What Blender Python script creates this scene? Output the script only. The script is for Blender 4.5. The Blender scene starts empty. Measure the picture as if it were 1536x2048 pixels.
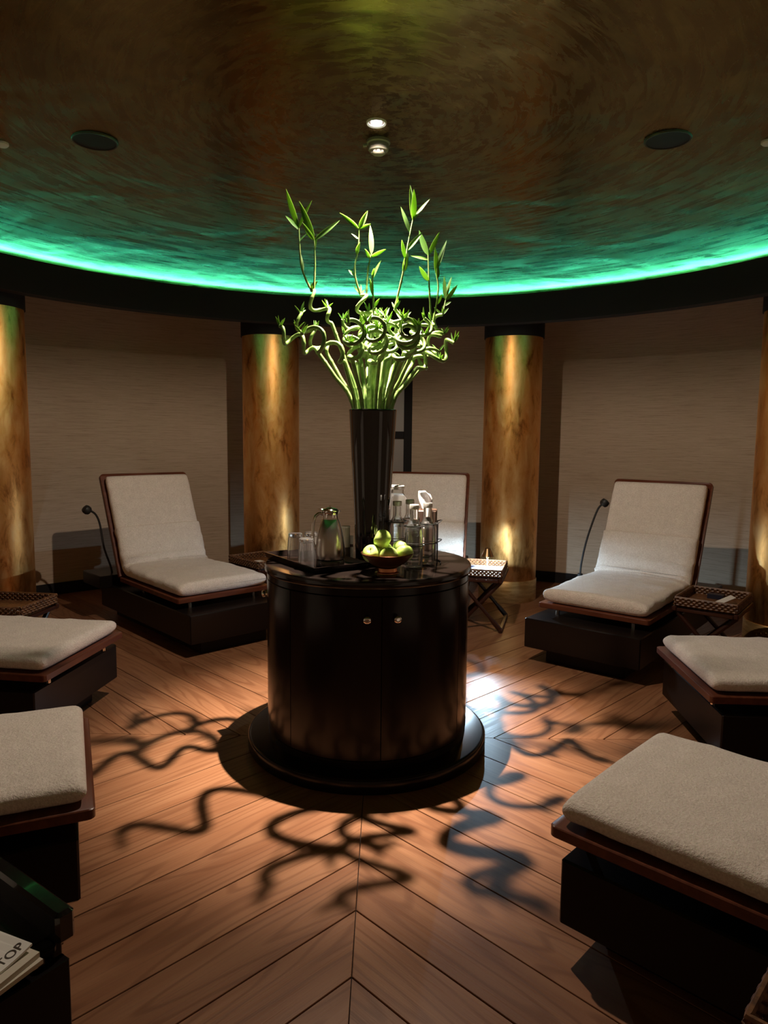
import bpy, bmesh, math, random
from math import sin, cos, pi, radians, sqrt, atan2, hypot
from mathutils import Vector, Matrix, Quaternion, noise

S = bpy.context.scene
COL = S.collection
random.seed(7)

# ---------------------------------------------------------------- camera
CAM_YAW, CAM_PITCH, CAM_ROLL, CAM_F = 0.02201, 0.10620, 0.01003, 1397.1
CAM_POS = Vector((0, -3.383, 1.5))
cd = bpy.data.cameras.new('camera')
cam = bpy.data.objects.new('camera', cd)
COL.objects.link(cam)
S.camera = cam
cp, sp, cy_, sy_ = cos(CAM_PITCH), sin(CAM_PITCH), cos(CAM_YAW), sin(CAM_YAW)
FW = Vector((sy_ * cp, cy_ * cp, -sp))
RT0 = Vector((cy_, -sy_, 0))
UP0 = RT0.cross(FW)
RT = RT0 * cos(CAM_ROLL) + UP0 * sin(CAM_ROLL)
UP = -RT0 * sin(CAM_ROLL) + UP0 * cos(CAM_ROLL)
m = Matrix((RT, UP, -FW)).transposed().to_4x4()
m.translation = CAM_POS
cam.matrix_world = m
cd.sensor_fit = 'VERTICAL'
cd.sensor_height = 24
cd.lens = 24 * CAM_F / 2048
cd.clip_start = 0.02

# ---------------------------------------------------------------- world, lights, exposure
w = bpy.data.worlds.new('world')
S.world = w
w.use_nodes = True
w.node_tree.nodes['Background'].inputs[0].default_value = (0.5, 0.38, 0.25, 1)
w.node_tree.nodes['Background'].inputs[1].default_value = 0.0
S.view_settings.view_transform = 'Standard'
S.view_settings.look = 'None'
S.view_settings.gamma = 1
S.view_settings.use_curve_mapping = False
S.view_settings.exposure = 0.0
try:
    S.cycles.use_denoising = True
    S.cycles.denoiser = 'OPENIMAGEDENOISE'
    S.cycles.sample_clamp_indirect = 4
    S.cycles.max_bounces = 12
    S.cycles.use_light_tree = True
except Exception as e:
    print(e)

BEAM_POWER, SPILL_POWER, LAMP_POWER, LED_STRENGTH = 1350, 138, 58, 66.0
BEAM_COL, SPILL_COL, LAMP_COL = (1.0, 0.83, 0.66), (1.0, 0.81, 0.65), (0.56, 0.80, 1.0)
LAMP_AT = Vector((0.022, 0.020, 2.930))

def spot(name, loc, power, col, size, blend, radius):
    l = bpy.data.lights.new(name, 'SPOT')
    l.energy = power; l.color = col; l.spot_size = radians(size); l.spot_blend = blend
    l.shadow_soft_size = radius
    o = bpy.data.objects.new(name, l)
    COL.objects.link(o); o.location = loc
    return o
spot('downlight_beam', LAMP_AT - Vector((0, 0, .01)), BEAM_POWER, BEAM_COL, 57, 1.0, 0.012)
spot('downlight_spill', LAMP_AT - Vector((0, 0, .012)), SPILL_POWER, SPILL_COL, 168, 0.25, 0.02)

# ---------------------------------------------------------------- materials
def mat(name, col, rough=.5, metal=0, **k):
    mt = bpy.data.materials.new(name); mt.use_nodes = True
    b = mt.node_tree.nodes['Principled BSDF']
    b.inputs['Base Color'].default_value = (*col, 1)
    b.inputs['Roughness'].default_value = rough
    b.inputs['Metallic'].default_value = metal
    for a, v in k.items():
        b.inputs[a.replace('_', ' ')].default_value = v
    return mt
def nd(mt, typ, **k):
    n = mt.node_tree.nodes.new(typ)
    for a, v in k.items():
        setattr(n, a, v)
    return n
def lk(mt, a, b):
    mt.node_tree.links.new(a, b)
def B(mt):
    return mt.node_tree.nodes['Principled BSDF']
def coords(mt, kind='Object', scale=(1, 1, 1)):
    t = nd(mt, 'ShaderNodeTexCoord'); mp = nd(mt, 'ShaderNodeMapping')
    mp.inputs['Scale'].default_value = scale
    lk(mt, t.outputs[kind], mp.inputs['Vector'])
    return mp.outputs['Vector']
def noise_tex(mt, vec, scale, detail=4, rough=.6, dist=0):
    n = nd(mt, 'ShaderNodeTexNoise')
    n.inputs['Scale'].default_value = scale; n.inputs['Detail'].default_value = detail
    n.inputs['Roughness'].default_value = rough; n.inputs['Distortion'].default_value = dist
    lk(mt, vec, n.inputs['Vector'])
    return n.outputs['Fac']
def ramp(mt, fac, stops):
    r = nd(mt, 'ShaderNodeValToRGB')
    e = r.color_ramp.elements
    while len(e) < len(stops): e.new(.5)
    for i, (p, c) in enumerate(stops):
        e[i].position = p; e[i].color = (*c, 1) if len(c) == 3 else c
    lk(mt, fac, r.inputs['Fac'])
    return r.outputs['Color']
def bump(mt, h, strength=.3, dist=.01):
    b = nd(mt, 'ShaderNodeBump')
    b.inputs['Strength'].default_value = strength; b.inputs['Distance'].default_value = dist
    lk(mt, h, b.inputs['Height']); lk(mt, b.outputs['Normal'], B(mt).inputs['Normal'])
def math_(mt, op, a, b):
    n = nd(mt, 'ShaderNodeMath', operation=op)
    for i, v in enumerate((a, b)):
        if isinstance(v, (int, float)): n.inputs[i].default_value = v
        else: lk(mt, v, n.inputs[i])
    return n.outputs[0]
def mix(mt, fac, a, b, mode='MIX'):
    n = nd(mt, 'ShaderNodeMix', data_type='RGBA', blend_type=mode)
    for s, v in ((0, fac), (6, a), (7, b)):
        if isinstance(v, (int, float)): n.inputs[s].default_value = v
        elif isinstance(v, tuple): n.inputs[s].default_value = (*v, 1)
        else: lk(mt, v, n.inputs[s])
    return n.outputs[2]

# wood planks: grain runs along the plank's own x axis
plank_m = mat('oak_plank', (.45, .24, .13), .36, Specular_IOR_Level=.32)
v = coords(plank_m, 'Object', (1.0, 9, 9))
oi = nd(plank_m, 'ShaderNodeObjectInfo')
add = nd(plank_m, 'ShaderNodeVectorMath', operation='ADD')
sc_ = nd(plank_m, 'ShaderNodeVectorMath', operation='SCALE'); sc_.inputs['Scale'].default_value = 37
cmb = nd(plank_m, 'ShaderNodeCombineXYZ')
lk(plank_m, oi.outputs['Random'], cmb.inputs[0]); lk(plank_m, oi.outputs['Random'], cmb.inputs[1])
lk(plank_m, cmb.outputs[0], sc_.inputs[0]); lk(plank_m, v, add.inputs[0]); lk(plank_m, sc_.outputs[0], add.inputs[1])
pv = add.outputs[0]
n1 = noise_tex(plank_m, pv, 1.1, 3, .5, .6)
wv = nd(plank_m, 'ShaderNodeTexWave', wave_type='BANDS', bands_direction='Y')
wv.inputs['Scale'].default_value = .42; wv.inputs['Distortion'].default_value = 7; wv.inputs['Detail'].default_value = 3
wv.inputs['Detail Scale'].default_value = .55
lk(plank_m, pv, wv.inputs['Vector'])
fine = nd(plank_m, 'ShaderNodeMapping'); fine.inputs['Scale'].default_value = (1.5, 14, 14); lk(plank_m, pv, fine.inputs['Vector'])
n2 = noise_tex(plank_m, fine.outputs[0], 1.6, 3, .6)
base = ramp(plank_m, n1, [(.3, (.265, .116, .056)), (.7, (.365, .183, .096))])
gm = nd(plank_m, 'ShaderNodeMapping'); gm.inputs['Scale'].default_value = (.62, .55, .55); lk(plank_m, pv, gm.inputs['Vector'])
gn = noise_tex(plank_m, gm.outputs[0], 1.0, 1.5, .45, .15)
rings_ = math_(plank_m, 'SINE', math_(plank_m, 'MULTIPLY', gn, 85), 0)
c1 = mix(plank_m, math_(plank_m, 'MULTIPLY', ramp(plank_m, rings_, [(.45, (0, 0, 0)), (1.0, (1, 1, 1))]), .5), base, (.17, .066, .030))
c2 = mix(plank_m, math_(plank_m, 'MULTIPLY', ramp(plank_m, n2, [(.52, (0, 0, 0)), (.68, (1, 1, 1))]), .45), c1, (.16, .065, .03))
tone = ramp(plank_m, oi.outputs['Random'], [(0, (.80, .76, .74)), (1, (1.1, 1.08, 1.05))])
c3 = mix(plank_m, 1.0, c2, tone, 'MULTIPLY')
lk(plank_m, c3, B(plank_m).inputs['Base Color'])
lk(plank_m, ramp(plank_m, n2, [(.3, (.30, .30, .30)), (.7, (.46, .46, .46))]), B(plank_m).inputs['Roughness'])
bump(plank_m, n2, .12, .002)

sub_m = mat('dark_subfloor', (.012, .007, .005), .9)

# gold leaf ceiling (streaks run round the dome)
ceil_m = mat('gold_leaf_ceiling', (.4, .25, .08), .34, 1)
tc = nd(ceil_m, 'ShaderNodeTexCoord'); sx = nd(ceil_m, 'ShaderNodeSeparateXYZ'); lk(ceil_m, tc.outputs['Object'], sx.inputs[0])
r2 = math_(ceil_m, 'SQRT', math_(ceil_m, 'ADD', math_(ceil_m, 'MULTIPLY', sx.outputs[0], sx.outputs[0]), math_(ceil_m, 'MULTIPLY', sx.outputs[1], sx.outputs[1])), 0)
ang = math_(ceil_m, 'ARCTAN2', sx.outputs[0], sx.outputs[1])
cb = nd(ceil_m, 'ShaderNodeCombineXYZ')
lk(ceil_m, math_(ceil_m, 'MULTIPLY', ang, 4.5), cb.inputs[0]); lk(ceil_m, math_(ceil_m, 'MULTIPLY', r2, 22), cb.inputs[1])
st = noise_tex(ceil_m, cb.outputs[0], 1.0, 5, .65, .8)
pt = noise_tex(ceil_m, tc.outputs['Object'], 3.2, 5, .6, 1.2)
und = noise_tex(ceil_m, tc.outputs['Object'], 2.1, 2, .5, .6)
cc = ramp(ceil_m, math_(ceil_m, 'ADD', math_(ceil_m, 'MULTIPLY', st, .6), math_(ceil_m, 'MULTIPLY', pt, .4)), [(.30, (.125, .078, .018)), (.55, (.20, .138, .036)), (.75, (.32, .232, .072))])
lk(ceil_m, cc, B(ceil_m).inputs['Base Color'])
lk(ceil_m, ramp(ceil_m, st, [(.3, (.20, .20, .20)), (.7, (.36, .36, .36))]), B(ceil_m).inputs['Roughness'])
bump(ceil_m, math_(ceil_m, 'ADD', math_(ceil_m, 'MULTIPLY', st, .13), math_(ceil_m, 'MULTIPLY', und, 4)), .24, .016)

# gold leaf columns, streaked upright
colm = mat('gold_leaf_column', (.5, .3, .1), .38, 1)
v = coords(colm, 'Object', (7, 7, 2.6))
a1 = noise_tex(colm, v, 1.6, 7, .7, .5)
a2 = noise_tex(colm, coords(colm, 'Object', (2.2, 2.2, 1.2)), 1.5, 4, .6, .8)
sm_ = math_(colm, 'ADD', math_(colm, 'MULTIPLY', a1, .6), math_(colm, 'MULTIPLY', a2, .4))
lk(colm, ramp(colm, sm_, [(.36, (.38, .14, .035)), (.47, (.86, .42, .13)), (.62, (.97, .62, .27))]), B(colm).inputs['Base Color'])
lk(colm, ramp(colm, a1, [(.3, (.30, .30, .30)), (.7, (.46, .46, .46))]), B(colm).inputs['Roughness'])
bump(colm, a1, .18, .006)

B(colm).inputs['Anisotropic'].default_value = .45
tg = nd(colm, 'ShaderNodeTangent', direction_type='RADIAL', axis='Z'); lk(colm, tg.outputs[0], B(colm).inputs['Tangent'])
band_m = mat('column_base_gold', (.62, .40, .16), .42, .75)
v = coords(band_m, 'Object', (2, 2, 12))
lk(band_m, ramp(band_m, noise_tex(band_m, v, 3, 5, .6, 1), [(.35, (.42, .24, .08)), (.65, (.68, .45, .2))]), B(band_m).inputs['Base Color'])

# grasscloth wallpaper: fine level threads on UV in metres
wall_m = mat('grasscloth', (.42, .33, .25), .85)
v = coords(wall_m, 'UV', (3.2, 95, 1))
t1 = noise_tex(wall_m, v, 1.0, 5, .7, .2)
t2 = noise_tex(wall_m, coords(wall_m, 'UV', (9, 150, 1)), 1.0, 3, .6)
t3 = noise_tex(wall_m, coords(wall_m, 'UV', (.8, .8, 1)), 1.5, 2, .5)
wc = ramp(wall_m, t1, [(.30, (.34, .235, .155)), (.46, (.54, .41, .29)), (.62, (.62, .485, .36))])
wc = mix(wall_m, math_(wall_m, 'MULTIPLY', ramp(wall_m, t2, [(.56, (0, 0, 0)), (.70, (1, 1, 1))]), .5), wc, (.27, .185, .12))
wc = mix(wall_m, .25, wc, ramp(wall_m, t3, [(.3, (.45, .34, .24)), (.7, (.65, .52, .39))]))
lk(wall_m, wc, B(wall_m).inputs['Base Color'])
bump(wall_m, t1, .25, .003)

black_m = mat('black_lacquer', (.007, .005, .005), .22, Specular_IOR_Level=.3)
cab_m = mat('black_cabinet_lacquer', (.010, .006, .005), .20, Specular_IOR_Level=.25)
top_m = mat('black_gloss_top', (.010, .007, .006), .14)
frieze_m = mat('matt_black_frieze', (.006, .005, .005), .8)
base_m = mat('lounger_black_oak', (.008, .005, .004), .34, Specular_IOR_Level=.22)
maho_m = mat('mahogany', (.12, .032, .015), .34)
v = coords(maho_m, 'Object', (2, 14, 14))
lk(maho_m, ramp(maho_m, noise_tex(maho_m, v, 2.2, 4, .6, .4), [(.3, (.085, .02, .009)), (.7, (.16, .046, .021))]), B(maho_m).inputs['Base Color'])
dark_wood = mat('dark_rosewood', (.045, .014, .008), .3)

terry = mat('cream_towelling', (.85, .77, .68), .95, Sheen_Weight=.25)
vo = noise_tex(terry, coords(terry), 130, 3, .75)
vq = noise_tex(terry, coords(terry), 14, 3, .6)
lk(terry, mix(terry, 1, ramp(terry, vo, [(.32, (.72, .62, .54)), (.66, (.96, .87, .79))]), ramp(terry, vq, [(.3, (.92, .92, .92)), (.7, (1.02, 1.02, 1.02))]), 'MULTIPLY'), B(terry).inputs['Base Color'])
bump(terry, math_(terry, 'ADD', vo, math_(terry, 'MULTIPLY', vq, 1.5)), .9, .005)

chrome = mat('chrome', (.8, .78, .75), .06, 1)
steel = mat('satin_steel', (.52, .48, .43), .24, 1)
rubber = mat('black_rubber', (.02, .02, .02), .5)
cap_m = mat('bottle_cap_metal', (.80, .78, .75), .45, .6)
bronze = mat('dark_bronze', (.07, .05, .025), .4, .8)
brass = mat('dull_brass', (.5, .36, .18), .3, 1)
copper = mat('copper', (.78, .36, .2), .22, 1)
bowl_m = mat('bowl_brown', (.20, .075, .035), .3, .6)
tumbler_glass = mat('thick_tumbler_glass', (.96, .96, .98), .03, 0, Transmission_Weight=.95, IOR=1.46)
glass = mat('clear_glass', (.97, .98, .98), .01, 0, Transmission_Weight=.96, IOR=1.46)
water_m = mat('water', (1, 1, 1), 0, 0, Transmission_Weight=1.0, IOR=1.33)
white_p = mat('white_paper', (.82, .80, .76), .7)
cream_p = mat('cream_card', (.62, .56, .46), .6)
grey_pane = mat('frosted_pane', (.34, .31, .29), .35)
rim_m = mat('glossy_black_rim', (.010, .009, .008), .12, Coat_Weight=.6)
vase_m = mat('black_gloss_vase', (.006, .004, .005), .05, Coat_Weight=.5)
tissue_m = mat('tissue', (.92, .93, .95), .8, Transmission_Weight=.25)
brown_box = mat('brown_box', (.09, .05, .035), .5)
plastic_w = mat('white_plastic', (.78, .76, .70), .45)
grille_m = mat('black_grille', (.004, .004, .004), .7)
ink = mat('dark_ink', (.06, .045, .035), .6)
navy = mat('navy_plastic', (.012, .013, .03), .4)

apple_m = mat('green_apple', (.38, .58, .12), .28)
v = coords(apple_m)
lk(apple_m, mix(apple_m, ramp(apple_m, noise_tex(apple_m, v, 160, 2, .5), [(.66, (0, 0, 0)), (.72, (1, 1, 1))]), ramp(apple_m, noise_tex(apple_m, v, 16, 3, .5), [(.3, (.38, .58, .10)), (.7, (.62, .76, .24))]), (.66, .74, .36)), B(apple_m).inputs['Base Color'])
stalk_m = mat('apple_stalk', (.07, .045, .02), .8)

bam_m = mat('bamboo_stalk', (.30, .42, .12), .42)
v = coords(bam_m)
lk(bam_m, ramp(bam_m, noise_tex(bam_m, v, 26, 3, .6), [(.3, (.075, .15, .03)), (.55, (.15, .24, .06)), (.8, (.30, .34, .14))]), B(bam_m).inputs['Base Color'])
node_m = mat('bamboo_node', (.36, .30, .16), .6)
leaf_m = mat('bamboo_leaf', (.16, .36, .06), .42, Transmission_Weight=0.0)
lk(leaf_m, ramp(leaf_m, noise_tex(leaf_m, coords(leaf_m, 'Object'), 9, 2, .5), [(.3, (.05, .15, .025)), (.7, (.13, .27, .05))]), B(leaf_m).inputs['Base Color'])

_tr = nd(leaf_m, 'ShaderNodeBsdfTranslucent'); _tr.inputs['Color'].default_value = (.30, .52, .08, 1)
_mx = nd(leaf_m, 'ShaderNodeMixShader'); _mx.inputs[0].default_value = .38
lk(leaf_m, B(leaf_m).outputs[0], _mx.inputs[1]); lk(leaf_m, _tr.outputs[0], _mx.inputs[2])
lk(leaf_m, _mx.outputs[0], leaf_m.node_tree.nodes['Material Output'].inputs['Surface'])
wick_m = mat('wicker', (.22, .09, .03), .5)
wv2 = noise_tex(wick_m, coords(wick_m, 'Object', (1, 1, 1)), 45, 3, .7)
lk(wick_m, ramp(wick_m, wv2, [(.35, (.07, .025, .009)), (.65, (.22, .095, .035))]), B(wick_m).inputs['Base Color'])
wick_lit = mat('lamplit_wicker', (.62, .55, .45), .6)  # wicker lightened in colour to paint in the glare under the table lamp

def emit(name, col, s):
    mt = bpy.data.materials.new(name); mt.use_nodes = True
    b = mt.node_tree.nodes['Principled BSDF']
    b.inputs['Base Color'].default_value = (0, 0, 0, 1)
    b.inputs['Emission Color'].default_value = (*col, 1); b.inputs['Emission Strength'].default_value = s
    return mt
led_m = emit('green_led', (0.06, .74, .46), LED_STRENGTH)
lens_m = emit('lamp_lens', (.95, .88, 1.0), 14)
shade_m = mat('copper_shade', (.42, .26, .14), .32, 1)
bulb_m = emit('table_lamp_bulb', LAMP_COL, 30)

# ---------------------------------------------------------------- mesh helpers
class MB:
    def __init__(self): self.v = []; self.f = []; self.uv = None
    def add(self, vs, fs):
        o = len(self.v); self.v += [Vector(p) for p in vs]; self.f += [[i + o for i in f] for f in fs]; return self
    def box(self, c, s, rz=0, bev=0.0):
        x, y, z = s[0] / 2, s[1] / 2, s[2] / 2
        b = min(bev, x * .9, y * .9, z * .9)
        R = Matrix.Rotation(rz, 3, 'Z'); c = Vector(c)
        if b <= 0:
            vs = [(a * x, e * y, d * z) for d in (-1, 1) for a, e in ((-1, -1), (1, -1), (1, 1), (-1, 1))]
            fs = [[3, 2, 1, 0], [4, 5, 6, 7], [0, 1, 5, 4], [1, 2, 6, 5], [2, 3, 7, 6], [3, 0, 4, 7]]
            return self.add([c + R @ Vector(p) for p in vs], fs)
        rings = []
        for zz, k in ((-z, b), (-z + b, 0), (z - b, 0), (z, b)):
            xx, yy = x - k, y - k
            q = b if k == 0 else b * .5
            rings.append([c + R @ Vector(p + (zz,)) for p in ((-xx + q, -yy), (xx - q, -yy), (xx, -yy + q), (xx, yy - q), (xx - q, yy), (-xx + q, yy), (-xx, yy - q), (-xx, -yy + q))])
        return self.loft(rings, True)
    def loft(self, rings, caps=True, closed=True):
        n = len(rings[0]); vs = [p for r in rings for p in r]; fs = []
        for i in range(len(rings) - 1):
            for j in range(n if closed else n - 1):
                k = (j + 1) % n
                fs.append([i * n + j, i * n + k, (i + 1) * n + k, (i + 1) * n + j])
        if caps:
            fs.append(list(range(n))[::-1]); fs.append([(len(rings) - 1) * n + j for j in range(n)])
        return self.add(vs, fs)
    def lathe(self, prof, seg=32, c=(0, 0, 0), caps=True, a0=0, a1=2 * pi):
        c = Vector(c)
        full = abs(a1 - a0 - 2 * pi) < 1e-6
        n = seg if full else seg + 1
        rings = [[c + Vector((max(r, 1e-5) * cos(a0 + (a1 - a0) * j / seg), max(r, 1e-5) * sin(a0 + (a1 - a0) * j / seg), z)) for j in range(n)] for r, z in prof]
        return self.loft(rings, caps, full)
    def tube(self, path, rad, seg=8, caps=True):
        path = [Vector(p) for p in path]
        n = len(path)
        if not hasattr(rad, '__len__'): rad = [rad] * n
        t = (path[1] - path[0]).normalized()
        ref = Vector((0, 0, 1)) if abs(t.z) < .9 else Vector((1, 0, 0))
        u = t.cross(ref).normalized(); rings = []
        for i in range(n):
            a = path[max(i - 1, 0)]; b = path[min(i + 1, n - 1)]
            t2 = (b - a)
            if t2.length > 1e-9:
                t2.normalize(); u = (u - t2 * u.dot(t2)).normalized(); t = t2
            w2 = t.cross(u)
            rings.append([path[i] + (u * cos(2 * pi * k / seg) + w2 * sin(2 * pi * k / seg)) * rad[i] for k in range(seg)])
        return self.loft(rings, caps)
    def build(self, name, mt, parent=None, smooth=True, angle=40):
        me = bpy.data.meshes.new(name)
        me.from_pydata([tuple(p) for p in self.v], [], self.f)
        me.validate(); me.update()
        bm = bmesh.new(); bm.from_mesh(me)
        bmesh.ops.recalc_face_normals(bm, faces=bm.faces)
        bm.to_mesh(me); bm.free()
        if smooth:
            me.shade_smooth()
            me.set_sharp_from_angle(angle=radians(angle))
        for x in (mt if isinstance(mt, (list, tuple)) else [mt]): me.materials.append(x)
        o = bpy.data.objects.new(name, me)
        COL.objects.link(o)
        if parent: o.parent = parent
        return o

def tag(o, label=None, cat=None, group=None, kind=None):
    if label: o['label'] = label
    if cat: o['category'] = cat
    if group: o['group'] = group
    if kind: o['kind'] = kind
    return o
def thing(name, label, cat, loc=(0, 0, 0), rz=0, group=None):
    o = bpy.data.objects.new(name, None); COL.objects.link(o)
    o.location = loc; o.rotation_euler = (0, 0, rz); o.empty_display_size = .1
    return tag(o, label, cat, group)
def children(o): return [c for c in COL.objects if c.parent == o]
def copy_tree(o, parent=None):
    kids = children(o)
    c = o.copy(); COL.objects.link(c); c.parent = parent
    for k in kids: copy_tree(k, c)
    return c
def smooth_path(pts, n=8):
    pts = [Vector(p) for p in pts]; out = []
    for i in range(len(pts) - 1):
        p0 = pts[max(i - 1, 0)]; p1 = pts[i]; p2 = pts[i + 1]; p3 = pts[min(i + 2, len(pts) - 1)]
        for k in range(n):
            t = k / n
            out.append(.5 * ((2 * p1) + (p2 - p0) * t + (2 * p0 - 5 * p1 + 4 * p2 - p3) * t * t + (3 * p1 - p0 - 3 * p2 + p3) * t ** 3))
    out.append(pts[-1])
    return out

# ---------------------------------------------------------------- room: floor of chevron planks
RW = 4.30
floor = MB().lathe([(RW + .12, -.06), (RW + .12, -.022)], 64).build('floor', sub_m)
tag(floor, kind='structure')
def clip(poly, n, d):
    out = []
    for i in range(len(poly)):
        a, b = poly[i], poly[(i + 1) % len(poly)]
        da, db = a.dot(n) - d, b.dot(n) - d
        if da <= 0: out.append(a)
        if (da < 0 < db) or (db < 0 < da): out.append(a + (b - a) * (da / (da - db)))
    return out
STEP, PHASE, LP, GAP = .277, .084, .0239, .0022
circle = [Vector((4.36 * cos(2 * pi * k / 48), 4.36 * sin(2 * pi * k / 48))) for k in range(48)]
ROTF = Matrix.Rotation(-LP, 2)
for qx in (-1, 1):
    for qy in (-1, 1):
        quad = clip(clip(circle, Vector((-qx, 0)), -GAP * .6), Vector((0, -qy)), -GAP * .6)
        nrm = Vector((qx, -qy)).normalized()            # |x|-|y| grows along this
        for k in range(-17, 17):
            c0 = (PHASE + STEP * k) / sqrt(2); c1 = (PHASE + STEP * (k + 1)) / sqrt(2)
            p = clip(clip(quad, -nrm, -(c0 + GAP)), nrm, c1 - GAP)
            if len(p) < 3: continue
            p = [ROTF @ q for q in p]
            ctr = sum(p, Vector((0, 0))) / len(p)
            ang_ = atan2(qy * 1.0, qx * 1.0) - LP
            Ri = Matrix.Rotation(-ang_, 2)
            loc = [Ri @ (q - ctr) for q in p]
            n = len(loc)
            sink = random.uniform(0, .0006)
            mb = MB().loft([[Vector((q.x, q.y, -.021)) for q in loc], [Vector((q.x, q.y, -.0015 - sink)) for q in loc],
                            [Vector((q.x * (1 - .0012 / max(abs(q.x), .02)), q.y * (1 - .0012 / max(abs(q.y), .02)), -sink)) for q in loc]])
            o = mb.build('plank', plank_m, floor, smooth=False)
            o.location = (ctr.x, ctr.y, 0); o.rotation_euler = (0, 0, ang_)

# ---------------------------------------------------------------- room: walls, ceiling, frieze
COLS = [-136, -96, -56, -15.8, 22.9, 63.2, 103.4, 143.4]
WZ = 3.02
def arc_wall(name, a0, a1, R=RW, z0=0, z1=WZ, th=.06, mt=wall_m, seg=24):
    vs = []; fs = []
    bm = bmesh.new(); uvl = bm.loops.layers.uv.new('uv')
    grid = []
    for j in range(seg + 1):
        a = radians(a0 + (a1 - a0) * j / seg)
        col_ = []
        for rr in (R, R + th):
            for z in (z0, z1):
                col_.append(bm.verts.new((rr * sin(a), rr * cos(a), z)))
        grid.append(col_)
    def quad(vsq):
        f = bm.faces.new(vsq)
        for l in f.loops:
            x, y, z = l.vert.co
            l[uvl].uv = (atan2(x, y) * R, z)
    for j in range(seg):
        p, q = grid[j], grid[j + 1]
        quad((p[0], p[1], q[1], q[0])); quad((p[2], q[2], q[3], p[3])); quad((p[1], p[3], q[3], q[1])); quad((p[0], q[0], q[2], p[2]))
    for e in (grid[0], grid[-1]): quad((e[0], e[1], e[3], e[2]))
    bmesh.ops.recalc_face_normals(bm, faces=bm.faces)
    me = bpy.data.meshes.new(name); bm.to_mesh(me); bm.free(); me.materials.append(mt)
    o = bpy.data.objects.new(name, me); COL.objects.link(o)
    return tag(o, kind='structure')
bays = [('left_front', -136, -96), ('left', -96, -56), ('back_left', -56, -15.8), ('back', -15.8, 22.9), ('back_right', 22.9, 63.2), ('right', 63.2, 103.4), ('right_front', 103.4, 143.4), ('front', 143.4, 224)]
DOOR = (0.35, 6.2)                         # angles of the narrow panelled door in the rear wall
for nm, a0, a1 in bays:
    if nm == 'back':
        wl = arc_wall('wall_back', DOOR[1], a1)
        w2 = arc_wall('wall_back_left_return', a0, DOOR[0]); w2.name = 'wall_rear'
        arc_wall('baseboard_back', DOOR[1] + .1, a1, RW - .015, 0, .11, .014, frieze_m)
        arc_wall('baseboard_rear', a0, DOOR[0] - .1, RW - .015, 0, .11, .014, frieze_m)
    else:
        arc_wall('wall_' + nm, a0, a1)
        arc_wall('baseboard_' + nm, a0, a1, RW - .015, 0, .11, .014, frieze_m)

# narrow door with pale panes between dark stiles
amid = radians((DOOR[0] + DOOR[1]) / 2)
door = bpy.data.objects.new('door_1', None); COL.objects.link(door)
door.location = ((RW - .0) * sin(amid), (RW - .0) * cos(amid), 0); door.rotation_euler = (0, 0, -amid); tag(door, kind='structure')
dw = 2 * RW * sin(radians(DOOR[1] - DOOR[0]) / 2)
for s in (-1, 1):
    MB().box((s * (dw / 2 - .045), .02, 1.26), (.088, .07, 2.5), 0, .004).build('stile', frieze_m, door)
for z, h in ((.08, .16), (.75, .06), (1.53, .075), (2.05, .06), (2.45, .1)):
    MB().box((0, .02, z), (dw - .176, .05, h), 0, .003).build('rail', frieze_m, door)
for z0, z1 in ((.16, .72), (.78, 1.4925), (1.5675, 2.02), (2.08, 2.40)):
    MB().box((0, .035, (z0 + z1) / 2), (dw - .176, .012, z1 - z0), 0, 0).build('pane', grey_pane, door)

prof = [(0, 2.95), (.5, 2.947), (1.0, 2.936), (1.5, 2.916), (1.9, 2.893), (2.3, 2.862), (2.6, 2.830), (2.85, 2.795), (3.05, 2.757), (3.20, 2.72), (3.215, 2.76), (2.4, 2.95), (0, 3.02)]
ceil_o = MB().lathe(prof, 128, caps=False).build('ceiling', ceil_m, angle=60); tag(ceil_o, kind='structure')
fr = MB().lathe([(2.962, 2.722), (2.985, 2.49), (3.10, 2.49), (3.23, 2.60), (3.23, 2.90), (3.205, 2.90), (3.205, 2.62), (3.03, 2.53), (2.99, 2.722), (2.962, 2.722)], 128, caps=False).build('trim_1', frieze_m)
tag(fr, kind='structure')
ot = MB().lathe([(3.16, 3.00), (4.42, 3.00), (4.42, 3.06), (3.16, 3.06), (3.16, 3.00)], 96, caps=False).build('trim_3', frieze_m)
tag(ot, kind='structure')
led = MB()
for k in range(128):
    pass
ring_pts = [Vector((3.075 * cos(2 * pi * k / 160), 3.075 * sin(2 * pi * k / 160), 2.706)) for k in range(161)]
led.tube(ring_pts, .010, 8, False)
ledo = led.build('light_strip', led_m)
tag(ledo, 'green light strip hidden in the cove above the black frieze', 'light strip')
# ledge that carries the strip
lg = MB().lathe([(3.0, 2.682), (3.16, 2.682), (3.16, 2.694), (3.0, 2.694), (3.0, 2.682)], 96, caps=False).build('trim_2', frieze_m)
tag(lg, kind='structure')

# ---------------------------------------------------------------- columns
col_labels = {-136: None, -96: None, -56: 'gold leaf column cut by the left edge of the picture', -15.8: 'coppery gold leaf column behind the steel jug, left of the vase',
              22.9: 'gold leaf column right of the vase with scraped leaf, behind the small lamp', 63.2: 'gold leaf column at the right edge, behind the wicker tray with pen',
              103.4: None, 143.4: None}
for a, lab in col_labels.items():
    if lab is None: continue
    t = radians(a); R = 3.40
    c = thing('column', lab, 'column', (R * sin(t), R * cos(t), 0), -t + a * .37, 'gold columns round the room')
    MB().lathe([(.262, .20), (.262, 2.42)], 48).build('shaft', colm, c)
    MB().lathe([(.270, 0), (.270, .195), (.266, .20)], 48).build('base_band', band_m, c)
    MB().lathe([(.272, 2.41), (.272, 2.995)], 48).build('capital', frieze_m, c)

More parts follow.
